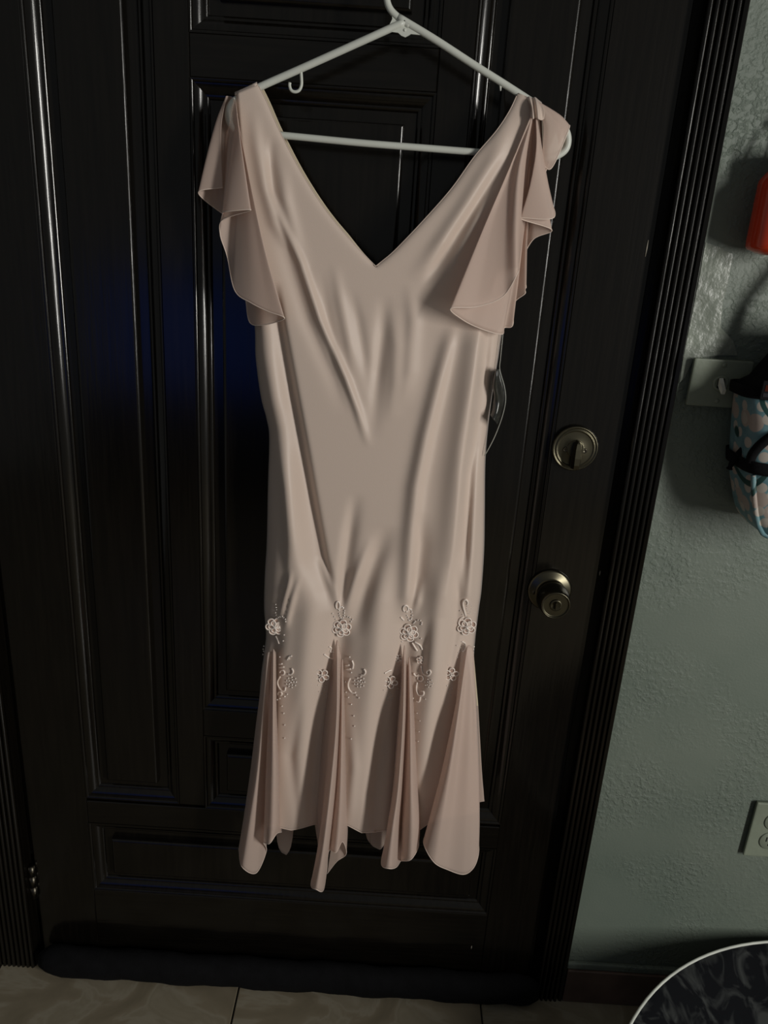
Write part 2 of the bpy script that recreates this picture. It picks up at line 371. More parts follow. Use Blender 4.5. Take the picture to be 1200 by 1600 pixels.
# deadbolt
dc = P(897, 699, 0.0); dd = (0, -1, 0)
db = lathe('deadbolt', [(0.0325, 0), (0.0325, 0.006), (0.0315, 0.0085), (0.0298, 0.0088), (0.0288, 0.0072), (0.0278, 0.0072), (0.0270, 0.0086), (0.0258, 0.0086), (0.0250, 0.0078), (0.0247, 0.0076), (0.0240, 0.0076), (0.0128, 0.0076), (0.0124, 0.0077), (0.012, 0.0102), (0.0116, 0.0105), (0.011, 0.0105), (0.0, 0.0105)], dc, dd, BRASS, door, 56)
for s in (-1, 1):
    lathe('screw', [(0.0036, 0.0), (0.0036, 0.0090), (0.0026, 0.0096), (0.0018, 0.0088), (0.0, 0.0088)], dc + Vector((s*0.0135, 0, -0.002)), dd, DARKM, db, 12)
V = []; Fc = []
for k, (z, hw, yy) in enumerate(((0.013, 0.001, 0.018), (0.010, 0.0045, 0.020), (0.002, 0.0062, 0.022), (-0.010, 0.0066, 0.0235), (-0.020, 0.0062, 0.0235), (-0.026, 0.0055, 0.022))):
    for (sx, dy) in ((-1, -0.004), (-0.55, 0.002), (0.55, 0.002), (1, -0.004), (1, -0.012), (-1, -0.012)):
        V.append((dc.x + 0.001 + sx*hw, -(yy+dy), dc.z + z))
for k in range(5):
    for q in range(6): Fc.append((k*6+q, k*6+(q+1) % 6, (k+1)*6+(q+1) % 6, (k+1)*6+q))
Fc.append(tuple(range(6))[::-1]); Fc.append(tuple(range(30, 36)))
link('thumb_turn', V, Fc, BRASS, db)
# knob
kc = P(858, 921, 0.0)
kb = lathe('door_knob', [(0.0335, 0), (0.0335, 0.003), (0.0325, 0.0055), (0.0300, 0.0068), (0.022, 0.0085), (0.0195, 0.0105), (0.0190, 0.014), (0.0200, 0.018), (0.0232, 0.024), (0.0243, 0.030), (0.0240, 0.038), (0.0225, 0.048), (0.0208, 0.0545), (0.0200, 0.0558), (0.0190, 0.0555), (0.0184, 0.0534), (0.0181, 0.0530), (0.0172, 0.0530), (0.009, 0.0530), (0.0, 0.0530)], kc, dd, BRASS, door, 56)
lathe('lock_button', [(0.0088, 0.0525), (0.0088, 0.0545), (0.0078, 0.0555), (0.0062, 0.0548), (0.0, 0.0548)], kc, dd, BRASS, kb, 28)
box('button_grip', (kc.x-0.0014, kc.x+0.0014, -0.0600, -0.0540, kc.z-0.0060, kc.z+0.0060), BRASS, kb, 0.0008)
lathe('screw', [(0.003, 0.0), (0.003, 0.0082), (0.0, 0.0086)], kc + Vector((-0.024, 0, -0.003)), dd, DARKM, kb, 12)
# screw hook that carries the hanger, above the frame
hk = P(640, -88, 0.045)
tube('screw_hook', catmull([(hk.x, 0.004, hk.z-0.004), (hk.x, -0.03, hk.z-0.005), (hk.x, -0.054, hk.z-0.004), (hk.x, -0.062, hk.z+0.006), (hk.x, -0.058, hk.z+0.014)], 18), 0.0018, BRASS, door, 8)

# ------------------------------------------------------------------ draft stopper
n = 60; S = 20; V = []; Fc = []
for i in range(n+1):
    u = i/n; X = -0.572 + u*(0.336+0.572); e = min(1, min(u, 1-u)*18); rr = 0.55 + 0.45*math.sqrt(1-(1-e)**2)
    for k in range(S):
        a = 2*PI*k/S; wz = 0.0015*math.sin(X*37+k*0.4) + 0.001*math.sin(X*91+k)
        zz = 0.029 + (0.029*rr+wz)*math.sin(a); V.append((X, -0.0265 - (0.0225*rr+wz)*math.cos(a), max(0.0003, zz)))
for i in range(n):
    for k in range(S): Fc.append((i*S+k, i*S+(k+1) % S, (i+1)*S+(k+1) % S, (i+1)*S+k))
Fc.append(tuple(range(S))[::-1]); Fc.append(tuple(range(n*S, n*S+S)))
ds = link('draft_stopper', V, Fc, BLACK, None, True); tag(ds, 'long black fabric draft stopper roll lying along the door bottom', 'draft stopper')

# ------------------------------------------------------------------ hanger
HD = 0.045
hang = empty('clothes_hanger'); tag(hang, 'white plastic tubular clothes hanger hung on the dark door', 'hanger')
def hp_(pts, d=HD): return [tuple(P(x, y, d)) for x, y in pts]
TR = 0.0042
tube('hook', catmull(hp_([(640, 40), (622, 27), (609, 13), (604, -5), (606, -28), (603, -55), (612, -82), (636, -96), (660, -84), (667, -62)]), 60), [TR*0.92]*60, PLASTIC, hang, 14)
tube('left_arm', catmull(hp_([(633, 34), (560, 67), (480, 103), (410, 134), (376, 151), (360, 166), (357, 184), (366, 201), (385, 207)]), 70), TR, PLASTIC, hang, 14)
tube('right_arm', catmull(hp_([(622, 27), (680, 62), (740, 101), (800, 139), (850, 172), (876, 192), (887, 212), (884, 233), (866, 245), (845, 245)]), 70), TR, PLASTIC, hang, 14)
tube('crossbar', catmull(hp_([(380, 206.5), (437, 211), (560, 223), (660, 231), (748, 238), (850, 245.5)]), 60), TR*0.95, PLASTIC, hang, 14)
for o in hang.children:
    if o.name == 'left_arm' or o.name == 'right_arm': o.name = 'shoulder_arm'
gp = [P(x, y, HD) for x, y in ((612,20),(613,30),(606,44),(598,48),(622,51.5),(627,56),(633,58.5),(638,56),(642,53.5),(662,55.5),(645,42),(628,30))]
prism('gusset', [(p.x, p.z) for p in gp], -HD-0.0012, -HD+0.0012, PLASTIC, hang)
g0 = P(632.5, 47.5, HD); lathe('moulded_dot', [(0.0016, 0), (0.0016, 0.0018), (0.0009, 0.0024), (0, 0.0024)], g0, (0, -1, 0), PLASTIC, hang, 14)
tube('strap_hook', catmull(hp_([(470, 108), (471, 122), (471, 133), (467.5, 141), (461, 143.5), (455, 141), (452.5, 134), (453, 129)]), 30), 0.0018, PLASTIC, hang, 10)
tube('strap_hook', hp_([(781, 126), (782, 134), (782, 142)]), [0.0018, 0.0016, 0.0008], PLASTIC, hang, 8)
for pts in (((366,160),(361,172),(361,186),(368,198),(382,203),(384,150)), ((862,184),(876,197),(883,213),(880,230),(866,240),(848,240),(846,174))):
    q = [P(x, y, HD) for x, y in pts]; prism('end_web', [(p.x, p.z) for p in q], -HD-0.0007, -HD+0.0007, PLASTIC, hang)

# ------------------------------------------------------------------ dress
dress = empty('dress'); tag(dress, 'pale pink V-neck dress with flutter sleeves, godet hem and beaded flowers', 'dress')
def solid(o, th=0.0008):
    md = o.modifiers.new('cloth_thickness', 'SOLIDIFY'); md.thickness = th; md.offset = 0
    return o
def interp(tab):
    tab = np.array(tab, float); return lambda v: np.interp(v, tab[:, 0], tab[:, 1])
def smooth_interp(tab, k=400):
    tab = np.array(tab, float); c = catmull(tab, k)
    o = np.argsort(c[:, 0]); c = c[o]
    return lambda v: np.interp(v, c[:, 0], c[:, 1])
outL = smooth_interp([(130,368),(150,368),(250,374),(400,387),(505,398),(560,400),(620,408),(655,417),(685,421),(760,419),(850,417),(900,414),(950,413),(990,416),(1020,413),(1060,408),(1150,402),(1300,398)])
outR = smooth_interp([(130,836),(160,836),(300,828),(450,798),(520,784),(560,778),(600,771),(660,763),(720,758),(800,757),(860,756),(920,752),(950,748),(1000,742),(1040,740),(1100,744),(1200,748),(1300,749)])
neckL = smooth_interp([(126,401),(132,403),(160,417),(205,437),(270,471),(330,510),(380,552),(405,576),(416,587)])
neckR = smooth_interp([(140,811),(148,808),(175,795),(205,775),(245,741),(295,705),(345,661),(390,618),(408,597),(416,587)])
cen = smooth_interp([(416,587),(600,588),(800,590),(1000,585),(1300,578)])
hemF = interp([(390,1290),(433,1292),(455,1297),(470,1294),(490,1288),(535,1285),(550,1293),(565,1301),(585,1300),(605,1297),(640,1288),(655,1297),(662,1292),(670,1286),(685,1280),(752,1268)])
FOLDS = [  # (list of (x, y, millimetres), width left px, width right px)
 ([(420,290,0),(443,350,3),(470,410,5),(500,500,6),(540,590,6),(558,640,4),(576,700,0)], 6, 7),
 ([(430,330,0),(452,410,-2.5),(480,500,-3),(520,590,-2),(540,650,0)], 14, 8),
 ([(430,440,0),(438,505,-11),(459,620,-13),(474,700,-13),(490,790,-12),(505,870,-10),(520,925,-6),(528,955,0)], 24, 6),
 ([(415,540,0),(425,620,3),(440,720,4),(455,820,4),(470,900,3),(480,950,0)], 12, 16),
 ([(436,690,0),(446,760,5),(452,850,6),(455,920,5),(452,955,0)], 9, 20),
 ([(709,505,0),(701,540,5),(688,590,7),(666,680,8),(650,760,8),(641,850,7),(636,930,6),(634,975,0)], 13, 11),
 ([(655,800,0),(657,850,-5),(650,910,-7),(644,950,-3),(642,970,0)], 7, 14),
 ([(752,490,0),(746,540,9),(736,620,11),(719,740,11),(708,850,9),(696,930,6),(692,965,0)], 24, 7),
 ([(765,505,-4),(758,560,-9),(750,640,-9),(735,740,-9),(727,850,-7),(718,940,0)], 8, 10),
 ([(745,700,0),(742,780,5),(738,860,6),(733,930,4),(730,960,0)], 6, 6),
 ([(601,460,0),(598,520,-4),(591,580,-5),(586,640,-2),(582,690,0)], 11, 11),
 ([(615,480,0),(620,540,3),(618,600,3),(610,660,0)], 10, 14),
 ([(522,410,0),(532,470,2.5),(546,540,2.8),(557,595,0)], 8, 9),
 ([(500,420,0),(510,480,-1.5),(520,540,-1.8),(527,580,0)], 8, 8),
 ([(548,450,0),(560,500,-1.8),(570,560,-2),(575,620,0)], 8, 8),
 ([(640,440,0),(645,500,3),(640,580,3),(630,640,0)], 10, 14),
 ([(500,870,0),(518,915,5),(529,945,4),(531,965,0)], 7, 6),
 ([(556,770,0),(547,830,-6),(539,890,-7),(535,935,-5),(533,962,0)], 9, 11),
 ([(580,840,0),(557,900,5),(542,945,4),(538,968,0)], 8, 9),
 ([(604,820,0),(588,870,-7),(572,920,-8),(561,960,-6),(556,1000,0)], 14, 15),
 ([(598,860,0),(592,940,8),(586,1020,10),(575,1100,9),(566,1180,8),(562,1240,6),(568,1310,4)], 24, 22),
 ([(487,880,0),(484,960,8),(476,1050,9),(468,1150,9),(464,1230,7),(464,1310,4)], 22, 24),
 ([(690,880,0),(684,960,7),(678,1050,9),(668,1130,8),(660,1220,6),(656,1310,4)], 16, 16),
 ([(430,930,0),(430,985,-6),(426,1040,-9),(420,1150,-10),(416,1300,-10)], 12, 12),
 ([(533,935,0),(533,985,-7),(528,1040,-10),(518,1150,-12),(510,1300,-12)], 15, 15),
 ([(638,935,0),(638,985,-7),(634,1040,-10),(628,1150,-12),(624,1300,-12)], 15, 15),
 ([(728,930,0),(727,985,-6),(722,1040,-9),(714,1150,-10),(700,1300,-12)], 13, 15),
 ([(456,890,0),(447,925,4),(440,955,3),(437,970,0)], 4, 4), ([(468,900,0),(457,935,4),(448,970,3),(446,985,0)], 4, 5),
 ([(660,900,0),(652,940,4),(645,965,0)], 5, 6), ([(670,960,0),(662,1010,-4),(656,1060,-4),(652,1090,0)], 9, 8),
 ([(712,880,0),(716,930,-5),(712,985,-6),(704,1030,-5),(694,1100,0)], 7, 8),
 ([(396,170,0),(402,230,3),(413,290,4),(430,350,4),(448,390,0)], 10, 9),
 ([(424,210,0),(424,260,-3.5),(427,300,-4),(440,345,0)], 7, 8),
 ([(440,250,0),(446,310,3),(462,370,2),(480,420,0)], 8, 10),
 ([(800,180,0),(772,250,4),(730,320,5),(690,380,5),(650,440,0)], 16, 14),
 ([(790,240,0),(750,310,-4),(715,365,-5),(690,410,-4),(665,450,0)], 10, 12),
 ([(770,290,0),(745,340,3),(722,385,3),(705,430,0)], 8, 8),
 ([(470,1090,0),(455,1180,-5),(460,1240,-3),(466,1290,0)], 10, 8),
 ([(500,1080,0),(494,1160,-5),(488,1240,-5),(486,1300,0)], 10, 10),
 ([(548,1110,0),(553,1200,4),(548,1260,3),(545,1300,0)], 7, 8),
 ([(605,1090,0),(596,1170,-6),(588,1240,-6),(586,1300,-3)], 12, 14),
]
FOLDS = [(np.array(p, float), a, b) for p, a, b in FOLDS]
baseD = smooth_interp([(120,0.0505),(160,0.054),(250,0.060),(400,0.068),(600,0.072),(900,0.072),(1000,0.071),(1310,0.070)])
edgeW = interp([(100,6),(400,12),(520,30),(700,46),(950,40),(1310,30)])
backD = interp([(100,0.0425),(160,0.0425),(300,0.037),(600,0.028),(1310,0.026)])
def bodyD(x, y):
    x = np.asarray(x, float); y = np.asarray(y, float)
    d = np.zeros_like(x)
    for p, a, b in FOLDS:
        fx = np.interp(y, p[:, 1], p[:, 0]); am = np.interp(y, p[:, 1], p[:, 2], left=0, right=0)
        s = np.where(x < fx, a, b); d += 0.0013*am*np.exp(-((x-fx)/s)**2)
    e = np.minimum(x-outL(y), outR(y)-x)/edgeW(y); e = np.clip(e, 0, 1); s = np.sqrt(1-(1-e)**2)
    # rolled neckline edge
    nl = np.where(y < 416, np.where(x < 587, neckL(np.clip(y, 126, 416))-x, x-neckR(np.clip(y, 140, 416))), 99)
    d -= 0.004*np.exp(-np.clip(nl, 0, 99)/5)*np.where(y < 416, 1, 0)
    f = baseD(y) + d
    b = backD(y)
    return b + (f-b)*s
NC, NR = 76, 330
yn = np.linspace(140, 1300, NR)
U = np.linspace(0, 1, NC)
def half(side):
    Y = np.repeat(yn[:, None], NC, 1); Uu = np.repeat(U[None, :], NR, 0)
    if side == 0:
        a = outL(yn); b = np.where(yn < 416, neckL(np.clip(yn-8*np.exp(-(yn-140)/50), 126, 416)), cen(yn)); tc = 7 + (-9-7)*Uu
    else:
        a = np.where(yn < 416, neckR(np.clip(yn+6*np.exp(-(yn-140)/50), 140, 416)), cen(yn)); b = outR(yn); tc = 7 + (19-7)*Uu
    Xx = a[:, None]*(1-Uu) + b[:, None]*Uu
    Y = Y + tc*np.exp(-(Y-140)/50)
    hem = hemF(Xx); k = np.clip((Y-1180)/(1300-1180), 0, 1); Y = Y + (hem-1300)*k**2
    return Xx, Y
def sheet_obj(name, pts, mat, parent, closed=False):
    nr, nc = pts.shape[:2]; V = pts.reshape(-1, 3)
    idx = np.arange(nr*nc).reshape(nr, nc)
    Fc = np.stack([idx[:-1, :-1], idx[1:, :-1], idx[1:, 1:], idx[:-1, 1:]], -1).reshape(-1, 4)
    return link(name, V, Fc.tolist(), mat, parent, True)
V = []; Fc = []; off = 0
allp = []
for side in (0, 1):
    Xx, Yy = half(side); Dd = bodyD(Xx, Yy)
    pts = PA(Xx, Yy, Dd); allp.append(pts)
    nr, nc = pts.shape[:2]; idx = np.arange(nr*nc).reshape(nr, nc) + off
    V.append(pts.reshape(-1, 3)); Fc.append(np.stack([idx[:-1, :-1], idx[1:, :-1], idx[1:, 1:], idx[:-1, 1:]], -1).reshape(-1, 4)); off += nr*nc
body = link('dress_front', np.vstack(V), np.vstack(Fc).tolist(), PINK, dress, True)
bm = bmesh.new(); bm.from_mesh(body.data); bmesh.ops.remove_doubles(bm, verts=bm.verts[:], dist=0.00005); bmesh.ops.recalc_face_normals(bm, faces=bm.faces[:]); bm.to_mesh(body.data); bm.free()
solid(body)
def rows_path(xs, ys, dd=0.0): return PA(np.array(xs), np.array(ys), bodyD(xs, ys) + dd)
# hem roll of the front
xs = np.linspace(402, 748, 160); ys = hemF(xs); tube('front_hem', rows_path(xs, ys), 0.0009, HEM, body, 6)
# back of the dress with its own V and scalloped hem
hemB = interp([(390,1280),(430,1285),(434,1322),(440,1332),(448,1336),(454,1326),(457,1310),(458,1290),(500,1285),(568,1290),(574,1312),(582,1322),(594,1328),(602,1318),(606,1296),(640,1285),(700,1275),(740,1255),(756,1252)])
V = []; Fc = []; off = 0
for side in (0, 1):
    Y = np.repeat(yn[:, None], NC, 1); Uu = np.repeat(U[None, :], NR, 0)
    oL = outL(yn)+2; oR = np.where(yn > 1020, np.interp(yn, [1020, 1100, 1252, 1300], [740, 747, 755.5, 757]), outR(yn)-3)
    if side == 0: a, b = oL, np.where(yn < 420, neckL(np.clip(yn-8*np.exp(-(yn-140)/50), 126, 416))+5*np.clip((416-yn)/50, 0, 1), cen(yn)); tc = 7 - 16*Uu
    else: a, b = np.where(yn < 420, neckR(np.clip(yn+6*np.exp(-(yn-140)/50), 140, 416))+5*np.clip((416-yn)/50, 0, 1), cen(yn)), oR; tc = 7 + 12*Uu
    Xx = a[:, None]*(1-Uu) + b[:, None]*Uu; Y = Y + tc*np.exp(-(Y-140)/50); k = np.clip((Y-1180)/120, 0, 1); Y = Y + (hemB(Xx)-1300)*k**2
    topf = np.clip(1-(Y-Y[0:1])/9.0, 0, 1)
    Dd = backD(Y) - 0.003 + 0.004*np.sin(Xx*0.07 + Y*0.004)*np.clip((Y-900)/300, 0, 1) 
    pts = PA(Xx, Y, Dd); nr, nc = pts.shape[:2]; idx = np.arange(nr*nc).reshape(nr, nc) + off
    V.append(pts.reshape(-1, 3)); Fc.append(np.stack([idx[:-1, :-1], idx[1:, :-1], idx[1:, 1:], idx[:-1, 1:]], -1).reshape(-1, 4)); off += nr*nc
bk = link('dress_back', np.vstack(V), np.vstack(Fc).tolist(), LINING, dress, True); bk['label'] = 'cream-edged back of the dress seen inside the neckline'
bk.data.materials.append(SHEER)
solid(bk)
for p in bk.data.polygons:
    if p.center.z < 0.62: p.material_index = 1
# strap tops joining front and back over the hanger tube
for side, cols in ((0, [(367,147),(376,143),(385,139),(394,134.5),(401.5,131)]), (1, [(810,147),(817,150),(824,153),(830,156),(836,159)])):
    q = []
    for t in np.linspace(0, 1, 9):
        a = t*PI; q.append([tuple(P(x, y + 1.5 - 4.0*math.sin(a), HD + 0.0056*math.cos(a))) for x, y in cols])
    solid(sheet_obj('shoulder_fold', np.array(q), PINK, dress))
# neckline binding
yl = np.linspace(134, 416, 70); pl = PA(neckL(np.clip(yl, 126, 416)), yl, bodyD(neckL(np.clip(yl, 126, 416))-1, yl)); tube('neck_binding', pl, 0.0006, PINK, dress, 6)
yr = np.linspace(150, 416, 70); pr_ = PA(neckR(np.clip(yr, 140, 416)), yr, bodyD(neckR(np.clip(yr, 140, 416))+1, yr)); tube('neck_binding', pr_, 0.0006, PINK, dress, 6)

def loft(name, rays, mat, nu=110, nv=60, hem=True, label=None):
    """rays: control polylines running from the seam to the hem, laid side by side across the cloth"""
    R = np.array(rays, float)                                   # rays x points x 3
    A = catmull(R, nu)                                          # across
    B = catmull(np.swapaxes(A, 0, 1), nv)                       # along
    pts = PA(B[..., 0], B[..., 1], B[..., 2])
    o = solid(sheet_obj(name, pts, mat, dress), 0.0006)
    if hem: tube('rolled_hem', pts[-1], 0.0007, HEM, o, 6)
    if label: o['label'] = label
    return o
G = [
 [[(416,1022,.055),(403,1110,.050),(392,1200,.050),(382,1270,.050),(373,1326,.050)],
  [(418,1020,.075),(410,1110,.085),(402,1200,.090),(389,1285,.090),(378,1354,.090)],
  [(422,1018,.075),(418,1110,.075),(413,1200,.075),(407,1290,.078),(400,1364,.080)],
  [(424,1018,.070),(422,1110,.062),(419,1200,.060),(416,1290,.060),(416,1330,.060)],
  [(425,1018,.072),(420,1110,.080),(416,1200,.090),(413,1290,.095),(412,1317,.095)],
  [(427,1014,.085),(426,1110,.100),(425,1200,.108),(424,1290,.112),(421,1318,.112)],
  [(430,1018,.080),(431,1110,.090),(433,1200,.100),(434,1280,.100),(432,1303,.100)],
  [(431,1020,.072),(432,1110,.068),(436,1200,.064),(438,1270,.060),(440,1300,.058)]],
 [[(515,1040,.060),(505,1120,.060),(497,1200,.060),(491,1270,.060),(497,1320,.060)],
  [(521,1030,.070),(515,1120,.075),(508,1200,.075),(503,1270,.075),(500,1330,.080)],
  [(522,1020,.075),(520,1120,.090),(511,1225,.100),(498,1320,.105),(486,1380,.105)],
  [(527,1000,.085),(526,1120,.105),(517,1225,.118),(506,1320,.122),(495,1390,.120)],
  [(532,1020,.078),(530,1120,.090),(524,1225,.100),(514,1320,.102),(505,1391,.100)],
  [(533,1030,.070),(532,1120,.066),(526,1225,.064),(516,1300,.064),(510,1362,.064)],
  [(533,1032,.072),(531,1120,.080),(525,1225,.088),(518,1290,.090),(514,1329,.090)],
  [(534,1030,.078),(534,1120,.092),(532,1225,.104),(529,1290,.106),(525,1332,.106)],
  [(535,1030,.074),(537,1120,.082),(539,1225,.090),(538,1290,.090),(535,1315,.090)],
  [(536,1030,.068),(539,1120,.064),(541,1225,.060),(543,1290,.058),(541,1334,.058)],
  [(535,1030,.066),(536,1120,.058),(535,1225,.054),(532,1290,.052),(526,1346,.052)],
  [(533,1030,.064),(532,1120,.054),(528,1225,.050),(522,1290,.048),(511,1365,.048)]],
 [[(628,1040,.066),(622,1120,.062),(614,1225,.060),(605,1290,.060),(602,1315,.060)],
  [(629,1030,.075),(625,1120,.090),(617,1225,.100),(607,1290,.105),(596,1350,.105)],
  [(632,1008,.085),(630,1120,.105),(623,1225,.118),(615,1290,.120),(608,1357,.120)],
  [(635,1030,.075),(634,1120,.085),(628,1225,.095),(622,1290,.098),(619,1355,.096)],
  [(636,1040,.066),(635,1120,.060),(630,1225,.056),(627,1290,.056),(626,1345,.056)],
  [(637,1040,.072),(636,1120,.080),(633,1225,.088),(630,1290,.090),(628,1345,.090)],
  [(639,1026,.080),(641,1120,.096),(642,1225,.106),(643,1290,.108),(642,1343,.106)],
  [(641,1035,.074),(646,1120,.080),(651,1225,.088),(655,1290,.090),(653,1325,.088)],
  [(642,1040,.066),(648,1120,.060),(653,1225,.056),(656,1280,.054),(654,1310,.054)]],
 [[(726,1030,.064),(706,1130,.060),(689,1210,.058),(673,1275,.056),(667,1300,.056)],
  [(728,1018,.070),(707,1130,.088),(690,1210,.095),(672,1280,.100),(662,1318,.100)],
  [(730,1010,.074),(714,1130,.100),(702,1210,.110),(688,1290,.115),(678,1347,.115)],
  [(733,1008,.072),(722,1130,.087),(714,1210,.092),(706,1290,.096),(700,1359,.096)],
  [(737,1010,.068),(735,1130,.084),(732,1210,.088),(729,1290,.090),(725,1366,.090)],
  [(739,1014,.064),(741,1130,.078),(742,1210,.081),(742,1290,.083),(741,1354,.083)],
  [(740,1020,.060),(745,1130,.070),(748,1210,.072),(749,1280,.072),(748,1330,.072)],
  [(739,1030,.050),(744,1130,.045),(746,1210,.040),(747,1270,.040),(746,1305,.040)]],
]
for i, g in enumerate(G):
    g = [[(r[0][0], r[0][1], 0.065 + (r[0][2]-0.070)*0.4)] + r[1:] for r in g]      # the gusset is sewn into the skirt at its tip
    loft('godet', g, SHEER)
SL = [
 [(353,153,.050),(346,195,.060),(346,245,.061),(348,293,.061)],
 [(354,150,.044),(338,190,.053),(323,245,.056),(310,301,.058)],
 [(362,151,.036),(352,200,.036),(349,270,.038),(348,334,.040)],
 [(366,155,.054),(363,210,.070),(357,270,.078),(350,331,.083)],
 [(368,158,.066),(375,215,.084),(384,275,.092),(392,328,.096)],
 [(369,170,.062),(368,225,.068),(360,290,.068),(349,343,.066)],
 [(370,175,.060),(362,240,.062),(352,310,.064),(344,366,.064)],
 [(371,178,.060),(368,255,.060),(361,330,.060),(355,401,.060)],
 [(371,182,.062),(374,270,.066),(370,365,.070),(367,454,.072)],
 [(372,186,.064),(382,280,.074),(388,380,.082),(392,473,.085)],
 [(372,190,.066),(388,290,.079),(403,385,.088),(418,486,.092)],
 [(373,195,.068),(394,300,.082),(415,395,.092),(444,496,.097)],
 [(374,210,.066),(390,310,.075),(408,405,.080),(432,503,.082)],
 [(374,220,.064),(385,320,.068),(396,410,.069),(408,508,.069)],
 [(374,225,.060),(380,320,.060),(384,410,.058),(390,503,.054)],
 [(373,225,.056),(375,320,.054),(378,400,.050),(384,468,.048)]]
loft('flutter_sleeve', SL, SHEER, 190, 60)
SR = [
 [(839,163,.056),(849,195,.060),(848,225,.060),(847,256,.060)],
 [(840,163,.058),(857,195,.062),(858,228,.062),(861,263,.062)],
 [(840,161,.058),(866,188,.061),(876,204,.061),(880,224,.060)],
 [(839,158,.054),(860,170,.056),(876,182,.056),(889,197,.056)],
 [(838,160,.044),(856,188,.038),(858,230,.036),(855,262,.036)],
 [(838,170,.046),(846,225,.044),(848,262,.044),(850,290,.044)],
 [(837,170,.058),(847,235,.068),(856,290,.072),(866,339,.075)],
 [(837,172,.062),(838,230,.074),(828,290,.076),(813,341,.076)],
 [(836,174,.060),(843,240,.064),(852,300,.066),(862,359,.068)],
 [(836,175,.058),(838,250,.058),(836,320,.058),(833,374,.058)],
 [(835,176,.056),(832,260,.052),(824,340,.052),(812,412,.052)],
 [(834,176,.062),(814,260,.075),(809,340,.087),(809,426,.098)],
 [(833,177,.064),(804,265,.070),(790,350,.081),(786,463,.098)],
 [(832,178,.064),(797,270,.069),(769,360,.081),(746,479,.102)],
 [(831,178,.064),(792,272,.071),(752,365,.084),(704,482,.112)],
 [(832,182,.062),(797,280,.067),(765,380,.078),(725,501,.092)],
 [(833,186,.060),(806,290,.065),(785,395,.076),(755,515,.084)],
 [(834,190,.058),(818,300,.068),(802,400,.074),(784,522,.074)],
 [(835,191,.055),(822,300,.060),(808,400,.062),(788,512,.058)],
 [(835,192,.054),(824,300,.058),(814,400,.060),(801,508,.060)],
 [(835,193,.053),(825,300,.055),(814,395,.055),(803,474,.054)],
 [(835,194,.052),(828,300,.057),(822,385,.060),(821,457,.062)],
 [(835,195,.051),(828,300,.052),(819,380,.050),(808,446,.048)],
 [(835,196,.050),(830,300,.052),(824,375,.054),(822,449,.054)],
 [(835,197,.049),(829,300,.046),(820,360,.044),(811,412,.044)]]
loft('flutter_sleeve', SR, SHEER, 280, 60)
loft('shoulder_gather', [[(822,153,.052),(826,158,.058),(830,168,.062),(829,182,.064)], [(827,151,.054),(829,158,.062),(832,170,.068),(833,186,.070)], [(831,153,.050),(833,160,.057),(834,172,.062),(836,184,.064)],
 [(836,152,.053),(838,160,.063),(840,172,.068),(841,186,.070)], [(841,156,.050),(843,164,.058),(845,174,.062),(846,188,.063)], [(846,160,.050),(849,168,.060),(851,177,.063),(850,186,.062)]], PINK, 50, 20, False)

# ------------------------------------------------------------------ beaded appliques on the dress
def surf(x, y, dd=0.0): return Vector(PA(np.array([x]), np.array([y]), bodyD(np.array([x]), np.array([y])) + dd)[0])
PX = 0.00088                                                     # metres per photo pixel on the dress
def petal_mesh(name, L, Wd, cup, rim):
    V, Fc = [], []; n = 14
    V.append((0, -cup*0.2, L*0.5))
    ring = []
    for k in range(n):
        a = 2*PI*k/n; x = Wd*math.sin(a)*(0.75+0.25*math.cos(a-PI)*-1); z = L*0.5 + L*0.5*math.cos(a)
        ring.append(Vector((x, -cup*(0.4+0.6*(z/L)), z)))
    V += [tuple(p) for p in ring]
    for k in range(n): Fc.append((0, 1+k, 1+(k+1) % n))
    tv, tf = tube_data(ring, rim, 5, True, off=len(V)); V += [tuple(p) for p in tv]; Fc += tf
    me = bpy.data.meshes.new(name); me.from_pydata(V, [], Fc); me.update(); me.polygons.foreach_set('use_smooth', [True]*len(me.polygons))
    me.materials.append(PETAL); me.materials.append(CORD)
    for i, p in enumerate(me.polygons): p.material_index = 0 if i < n else 1
    return me
BIGP = petal_mesh('petal', 0.0125, 0.0058, 0.0030, 0.0010); INP = petal_mesh('petal', 0.0078, 0.0040, 0.0040, 0.0010); SMP = petal_mesh('petal', 0.0098, 0.0044, 0.0020, 0.0009)
def ball(V, Fc, c, r, nlat=4, nlon=7):
    o = len(V); c = Vector(c)
    V.append(c + Vector((0, 0, r)))
    for i in range(1, nlat):
        t = PI*i/nlat
        for k in range(nlon): a = 2*PI*k/nlon; V.append(c + Vector((math.sin(t)*math.cos(a), math.sin(t)*math.sin(a), math.cos(t)))*r)
    V.append(c - Vector((0, 0, r))); e = len(V)-1
    for k in range(nlon): Fc.append((o, o+1+k, o+1+(k+1) % nlon)); Fc.append((e, e-nlon+(k+1) % nlon, e-nlon+k))
    for i in range(nlat-2):
        for k in range(nlon): a = o+1+i*nlon; Fc.append((a+k, a+nlon+k, a+nlon+(k+1) % nlon, a+(k+1) % nlon))
